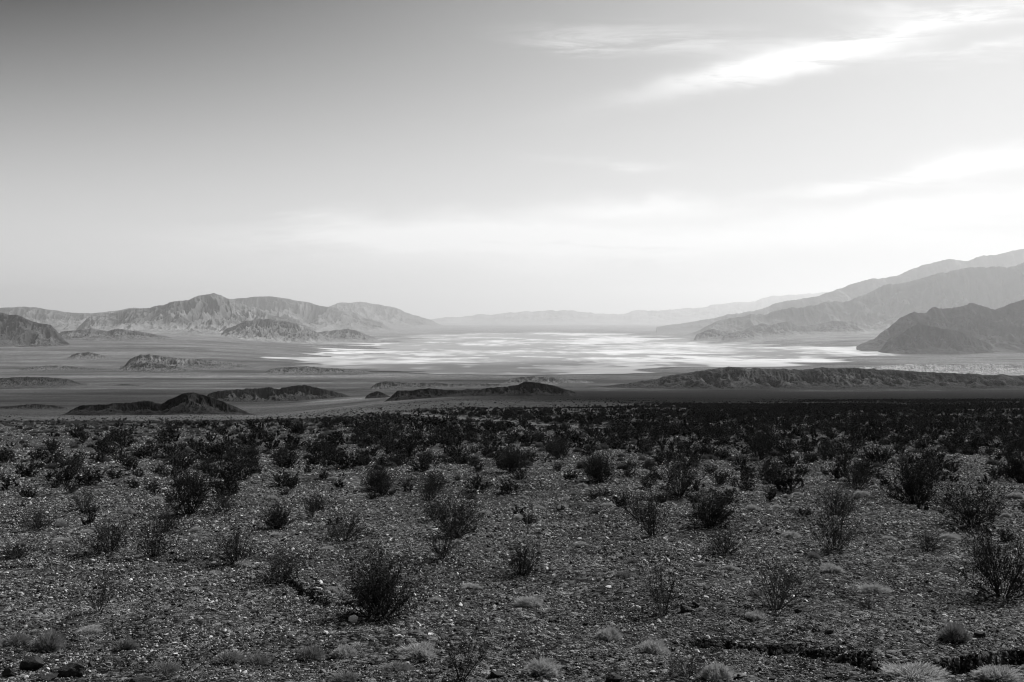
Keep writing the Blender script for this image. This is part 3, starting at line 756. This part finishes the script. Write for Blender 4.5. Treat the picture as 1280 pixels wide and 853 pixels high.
# spacing for the nearer ones
cand = cand[np.argsort(cand[:, 1])]
keep = []; 
for i, (x, y) in enumerate(cand[:4000]):
    if all((x - cand[j, 0])**2 + (y - cand[j, 1])**2 > .33 for j in keep[-60:]): keep.append(i)
cand = np.vstack([cand[keep], cand[4000:]])
N_IND = 300 - len(BUSHES)
cs_ = np.clip(rng.lognormal(-.42, .38, len(cand)), .26, 1.4) * (.58 + .42 * sst(cand[:, 1], 16, 34))
order = np.argsort(-cs_ / cand[:, 1]); pick_ = order[:N_IND]; pick_ = pick_[np.argsort(cand[pick_, 1])]; other_ = np.sort(order[N_IND:])
ind, rest, ind_s = cand[pick_], cand[other_], cs_[pick_]
zi = ground_z(ind[:, 0], ind[:, 1])
ymid = np.median(ind[:, 1])
for i, (x, y) in enumerate(ind):
    o = bpy.data.objects.new('desert_bush', MIDB[i % len(MIDB)]); COL.objects.link(o)
    s = ind_s[i]; o.location = (x, y, zi[i] - .02); o.rotation_euler = (0, 0, rng.uniform(0, 6.28)); o.scale = (s, s, s * rng.uniform(.75, 1.1))
    a = x / y
    side = 'left third' if a < -.17 else ('right third' if a > .17 else 'middle third')
    if y < ymid: lab = 'smaller dark bush on open gravel below the belt, %s of the photo' % side
    else: lab = 'dark bush crowded along the front of the belt, %s of the photo' % side
    o['label'] = lab; o['category'] = 'bush'
    o['group'] = 'bushes at the front of the dark belt' if y >= ymid else 'small bushes below the dark belt'

# instanced masses (each ONE object of kind stuff)
def scatter(name, label, P, Z, S, meshes, zs=None, tilt=False, seed=0):
    me = bpy.data.meshes.new(name); n = len(P)
    me.vertices.add(n); me.vertices.foreach_set('co', np.ascontiguousarray(np.c_[P, Z], np.float32).ravel())
    R = np.random.default_rng(seed)
    rot = np.c_[(R.uniform(-.6, .6, (n, 2)) if tilt else np.zeros((n, 2))), R.uniform(0, 6.283, n)]
    sc3 = np.c_[S, S * (R.uniform(.7, 1.0, n) if tilt else 1), S * (R.uniform(.75, 1.1, n))]
    for k, v in (('rot', rot), ('scl', sc3)):
        at = me.attributes.new(k, 'FLOAT_VECTOR', 'POINT'); at.data.foreach_set('vector', np.ascontiguousarray(v, np.float32).ravel())
    at = me.attributes.new('pick', 'INT', 'POINT'); at.data.foreach_set('value', R.integers(0, len(meshes), n).astype(np.int32))
    o = link(name, me, kind='stuff', label=label)
    c = bpy.data.collections.new(name + '_source')
    for m in meshes: c.objects.link(bpy.data.objects.new(name + '_piece', m))
    ng = bpy.data.node_groups.new(name + '_scatter', 'GeometryNodeTree')
    ng.interface.new_socket('Geometry', in_out='INPUT', socket_type='NodeSocketGeometry'); ng.interface.new_socket('Geometry', in_out='OUTPUT', socket_type='NodeSocketGeometry')
    N = ng.nodes; L = ng.links
    gi = N.new('NodeGroupInput'); go = N.new('NodeGroupOutput'); ip = N.new('GeometryNodeInstanceOnPoints')
    ci = N.new('GeometryNodeCollectionInfo'); ci.inputs['Collection'].default_value = c; ci.inputs['Separate Children'].default_value = True; ci.inputs['Reset Children'].default_value = True
    def att(nm, ty):
        a = N.new('GeometryNodeInputNamedAttribute'); a.data_type = ty; a.inputs['Name'].default_value = nm; return [q for q in a.outputs if q.enabled][0]
    L.new(gi.outputs[0], ip.inputs['Points']); L.new(ci.outputs[0], ip.inputs['Instance']); ip.inputs['Pick Instance'].default_value = True
    L.new(att('pick', 'INT'), ip.inputs['Instance Index'])
    e2r = N.new('FunctionNodeEulerToRotation'); L.new(att('rot', 'FLOAT_VECTOR'), e2r.inputs[0]); L.new(e2r.outputs[0], ip.inputs['Rotation'])
    L.new(att('scl', 'FLOAT_VECTOR'), ip.inputs['Scale']); L.new(ip.outputs[0], go.inputs[0])
    md = o.modifiers.new('scatter', 'NODES'); md.node_group = ng
    return o
sz = cs_[other_] * 1.08
aa = rest[:, 0] / rest[:, 1]; lim = np.interp(aa, [-.6, -.4, -.2, -.05, .1, .3, .6], [48, 55, 75, 110, 170, 420, 600])
sz *= 1 - .45 * sst(rest[:, 1], lim * .8, lim * 1.6)
b1 = rest[:, 1] < 75
zr = ground_z(rest[:, 0], rest[:, 1])
allm = MIDB
scatter('scrub', 'dense belt of dark desert scrub fading into the distance', rest, zr - .02, sz, FARB + MIDB[:2], seed=3)

# more tufts: individuals near, then a mass
nt = 15000; yy = np.sqrt(rng.uniform(8.5**2, 140**2, nt)); xx = rng.uniform(-.56, .56, nt) * yy
dn = np.clip(.35 + .8 * fbm(xx / 3, yy / 3, 2) + .5 * fbm(xx / 15, yy / 15, 2), 0, 1) * (.35 + .65 * sst(yy, 15, 22))
k = rng.uniform(0, 1, nt) < dn; T2 = np.stack([xx[k], yy[k]], 1)
ok = np.ones(len(T2), bool)
for gx, gy, r in USED: ok &= np.hypot(T2[:, 0] - gx, T2[:, 1] - gy) > r + .15
T2 = T2[ok]; T2 = T2[np.argsort(T2[:, 1])]
NT_IND = 240 - len(TUFTS)
for i, (x, y) in enumerate(T2[:NT_IND]):
    dk = rng.uniform() < .45; s = rng.uniform(.3, .75)
    a = x / y; side = 'left third' if a < -.17 else ('right third' if a > .17 else 'middle third')
    tone = 'dull grey' if dk else 'pale'
    place_tuft((TUFTD if dk else TUFTM)[i % 3], x, y, s, s * rng.uniform(.4, .75), 'small %s grass tuft among the stones, %s of the photo' % (tone, side), 'small scattered tufts among the stones')
T3 = T2[NT_IND:]
scatter('dry_grass', 'scattered pale dry tufts between the bushes of the belt', T3, ground_z(T3[:, 0], T3[:, 1]) - .01, rng.uniform(.4, 1.1, len(T3)), [TUFTX], seed=5)

# gravel
STM = []
for i in range(8):
    V, Fc = rock_geo(600 + i, 1, .6); me = np_mesh('stone', V, Fc, 3); me.materials.append(M_STONE); STM.append(me)
P = []; S = []
for y0, y1, dens, s0 in ((6, 11, 1900, .0098), (11, 16, 1100, .0128), (16, 25, 540, .0175), (25, 42, 200, .025), (42, 80, 30, .036)):
    n = int(.6 * (y1**2 - y0**2) * dens); y = np.sqrt(rng.uniform(y0**2, y1**2, n)); x = rng.uniform(-.6, .6, n) * y
    patch = np.clip(.8 + 1.25 * fbm(x / 2.1, y / 1.3, 3) + .4 * fbm(x / .4, y / .3, 2), .12, 1.5)
    k = rng.uniform(0, 1.5, n) < patch
    P.append(np.stack([x[k], y[k]], 1)); S.append(np.minimum(s0 * rng.pareto(3.6, k.sum()) + s0 * .8, .03 + s0 * 1.5))
P = np.vstack(P); S = np.concatenate(S)
print('stones', len(P), 'bushes', len(rest), 'tufts', len(T3))
scatter('gravel', 'countless small stones covering the ground', P, ground_z(P[:, 0], P[:, 1]) + S * .15, S, STM, tilt=True, seed=8)

# ------------------------------------------------------------------ air
hz = bpy.data.materials.new('valley_haze'); hz.use_nodes = True; t = NT(hz.node_tree)
hz.node_tree.nodes.remove(hz.node_tree.nodes['Principled BSDF'])
pv = t.n('ShaderNodeVolumePrincipled'); pv.inputs['Color'].default_value = (.97, .97, .97, 1); pv.inputs['Density'].default_value = 1.5e-5
pv.inputs['Anisotropy'].default_value = .4
t.l(pv.outputs[0], hz.node_tree.nodes['Material Output'].inputs['Volume'])
X, zlo, zhi = 126000, -770, 3250
V = np.array([(sx * X, sy * X, z) for z in (zlo, zhi) for sy in (-1, 1) for sx in (-1, 1)], float)
me = np_mesh('haze', V, np.array([(0, 2, 3, 1), (4, 5, 7, 6), (0, 1, 5, 4), (2, 6, 7, 3), (0, 4, 6, 2), (1, 3, 7, 5)]), 4)
link('haze', me, hz, kind='stuff', label='pale haze filling the valley')

# ------------------------------------------------------------------ sky, cirrus, sun
SUN_EL, SUN_AZ = math.radians(42), math.radians(46)     # ahead of the camera and to the right
w = bpy.data.worlds.new('World'); sc.world = w; w.use_nodes = True; t = NT(w.node_tree)
bg = w.node_tree.nodes['Background']
sky = t.n('ShaderNodeTexSky'); sky.sky_type = 'NISHITA'; sky.sun_disc = False; sky.sun_elevation = SUN_EL; sky.sun_rotation = SUN_AZ
sky.altitude = 800; sky.air_density = 1.0; sky.dust_density = 1.2; sky.ozone_density = 1.0
sp = t.n('ShaderNodeSeparateColor'); t.l(sky.outputs[0], sp.inputs[0])
# black-and-white film behind a red filter: the red part of the sky, less some of the blue
sky0 = t.math('MAXIMUM', t.math('SUBTRACT', t.math('MULTIPLY', sp.outputs[0], 1.55), t.math('MULTIPLY', sp.outputs[2], .28)), .25)
skyv = t.math('MULTIPLY', t.math('SUBTRACT', 1.0, t.math('EXPONENT', t.math('MULTIPLY', t.math('SUBTRACT', sky0, 1.7), -.55))), 6.2)
skyv = t.math('MAXIMUM', skyv, .3)
tc = t.n('ShaderNodeTexCoord').outputs['Generated']
sx = t.n('ShaderNodeSeparateXYZ'); t.l(tc, sx.inputs[0])
yc = t.math('MAXIMUM', sx.outputs[1], .02)
U0 = t.math('DIVIDE', sx.outputs[0], yc); V0 = t.math('DIVIDE', sx.outputs[2], yc)
cv = t.n('ShaderNodeCombineXYZ'); t.l(U0, cv.inputs[0]); t.l(V0, cv.inputs[1])
def noise(vec, sc_, loc, rot, scale, det=6, ro=.6, dist=0.0):
    mp = t.n('ShaderNodeMapping'); mp.inputs['Scale'].default_value = (*sc_, 1); mp.inputs['Location'].default_value = (*loc, 0); mp.inputs['Rotation'].default_value = (0, 0, rot)
    t.l(vec, mp.inputs[0]); n = t.n('ShaderNodeTexNoise', i_Scale=scale, i_Detail=float(det), i_Roughness=ro, i_Distortion=dist); t.l(mp.outputs[0], n.inputs['Vector']); return n.outputs['Fac']
wn1 = noise(cv.outputs[0], (1, 2.2), (0, 0), 0, 4.5, 4); wn2 = noise(cv.outputs[0], (1, 2.2), (5.2, 1.3), 0, 4.5, 4)
Uw = t.math('MULTIPLY_ADD', t.math('SUBTRACT', wn1, .5), .16, U0); Vw = t.math('MULTIPLY_ADD', t.math('SUBTRACT', wn2, .5), .055, V0)
streak = noise(cv.outputs[0], (2.6, 24), (3, 2), math.radians(-13), 2.8, 9, .68, .7)
streak2 = noise(cv.outputs[0], (1.8, 15), (8, 5), math.radians(-3), 2.6, 9, .66, .5)
total = None
def cloud(px, py, wx, wy, ang, amp, st, k0=.0):
    """soft elongated wisp centred on a direction of the sky"""
    global total
    u, v = slopes(px, py); c, s = math.cos(math.radians(ang)), math.sin(math.radians(ang))
    du = t.math('SUBTRACT', Uw, float(u)); dv = t.math('SUBTRACT', Vw, float(v))
    a = t.math('ADD', t.math('MULTIPLY', du, c), t.math('MULTIPLY', dv, s)); b = t.math('SUBTRACT', t.math('MULTIPLY', dv, c), t.math('MULTIPLY', du, s))
    q = t.math('ADD', t.math('POWER', t.math('MULTIPLY', t.math('ABSOLUTE', a), F / wx), 2.0), t.math('POWER', t.math('MULTIPLY', t.math('ABSOLUTE', b), F / wy), 2.0))
    g = t.math('EXPONENT', t.math('MULTIPLY', q, -1.0))
    stn = t.n('ShaderNodeMapRange', interpolation_type='SMOOTHSTEP'); stn.inputs['From Min'].default_value = .36 - k0; stn.inputs['From Max'].default_value = .66 - k0; t.l(st, stn.inputs['Value'])
    g = t.math('MULTIPLY', t.math('MULTIPLY', g, stn.outputs[0]), amp)
    total = g if total is None else t.math('ADD', total, g)
cloud(950, 82, 145, 16, 13, 1.0, streak, .12); cloud(1110, 42, 155, 17, 14, .85, streak, .1); cloud(1225, 16, 110, 11, -2, .75, streak, .08)
cloud(830, 47, 140, 16, -3, .5, streak, .02); cloud(720, 55, 50, 10, -6, .45, streak, .02); cloud(1200, 70, 140, 14, 4, .38, streak, 0)
cloud(1110, 225, 150, 10, 5, 1.0, streak2, .14); cloud(1250, 208, 80, 20, 8, 1.0, streak2, .14)
cloud(755, 208, 60, 7, -4, .6, streak2, .05); cloud(800, 260, 120, 11, 1, .9, streak2, .15); cloud(560, 285, 170, 20, 0, .8, streak2, .08)
cloud(1190, 262, 190, 15, 3, .95, streak2, .15); cloud(850, 295, 380, 22, 0, .85, streak2, .12); cloud(640, 318, 320, 26, 0, .6, streak2, .1)
cloud(375, 269, 32, 6, 0, .5, streak2, .1); cloud(440, 305, 150, 9, 0, .35, streak2, .05)
cloud(1000, 90, 90, 9, 12, .5, streak, .15); cloud(1225, 60, 90, 6, 8, .4, streak, .1)
front = t.math('GREATER_THAN', sx.outputs[1], .05)
cl = t.math('MULTIPLY', t.math('MINIMUM', total, 1.0), front)
CLOUD_V = 7.6
mixv = t.math('ADD', skyv, t.math('MULTIPLY', cl, t.math('MAXIMUM', t.math('SUBTRACT', CLOUD_V, skyv), 0.0)))
cc = t.n('ShaderNodeCombineColor')
for k in range(3): t.l(mixv, cc.inputs[k])
t.l(cc.outputs[0], bg.inputs['Color']); bg.inputs['Strength'].default_value = .1

sl = bpy.data.lights.new('sun', 'SUN'); sl.energy = 5.0; sl.angle = math.radians(.53); sl.color = (1, 1, 1)
so = bpy.data.objects.new('sun', sl); COL.objects.link(so)
from mathutils import Vector
sd = Vector((math.sin(SUN_AZ) * math.cos(SUN_EL), math.cos(SUN_AZ) * math.cos(SUN_EL), math.sin(SUN_EL)))
so.rotation_euler = (-sd).to_track_quat('-Z', 'Y').to_euler()

cd = bpy.data.cameras.new('camera'); cam = bpy.data.objects.new('camera', cd); COL.objects.link(cam)
cd.sensor_width = 36; cd.lens = 36 * F / 1280; cd.clip_start = .1; cd.clip_end = 400000
cam.location = (0, 0, CAMZ); cam.rotation_euler = (math.radians(90) - TH, 0, 0)
sc.camera = cam
sc.view_settings.view_transform = 'Standard'; sc.view_settings.look = 'None'; sc.view_settings.exposure = 0.40; sc.view_settings.gamma = 1
sc.cycles.volume_bounces = 0; sc.cycles.max_bounces = 5; sc.cycles.diffuse_bounces = 2; sc.cycles.transparent_max_bounces = 8
sc.cycles.use_denoising = True
sc.cycles.filter_width = 1.15
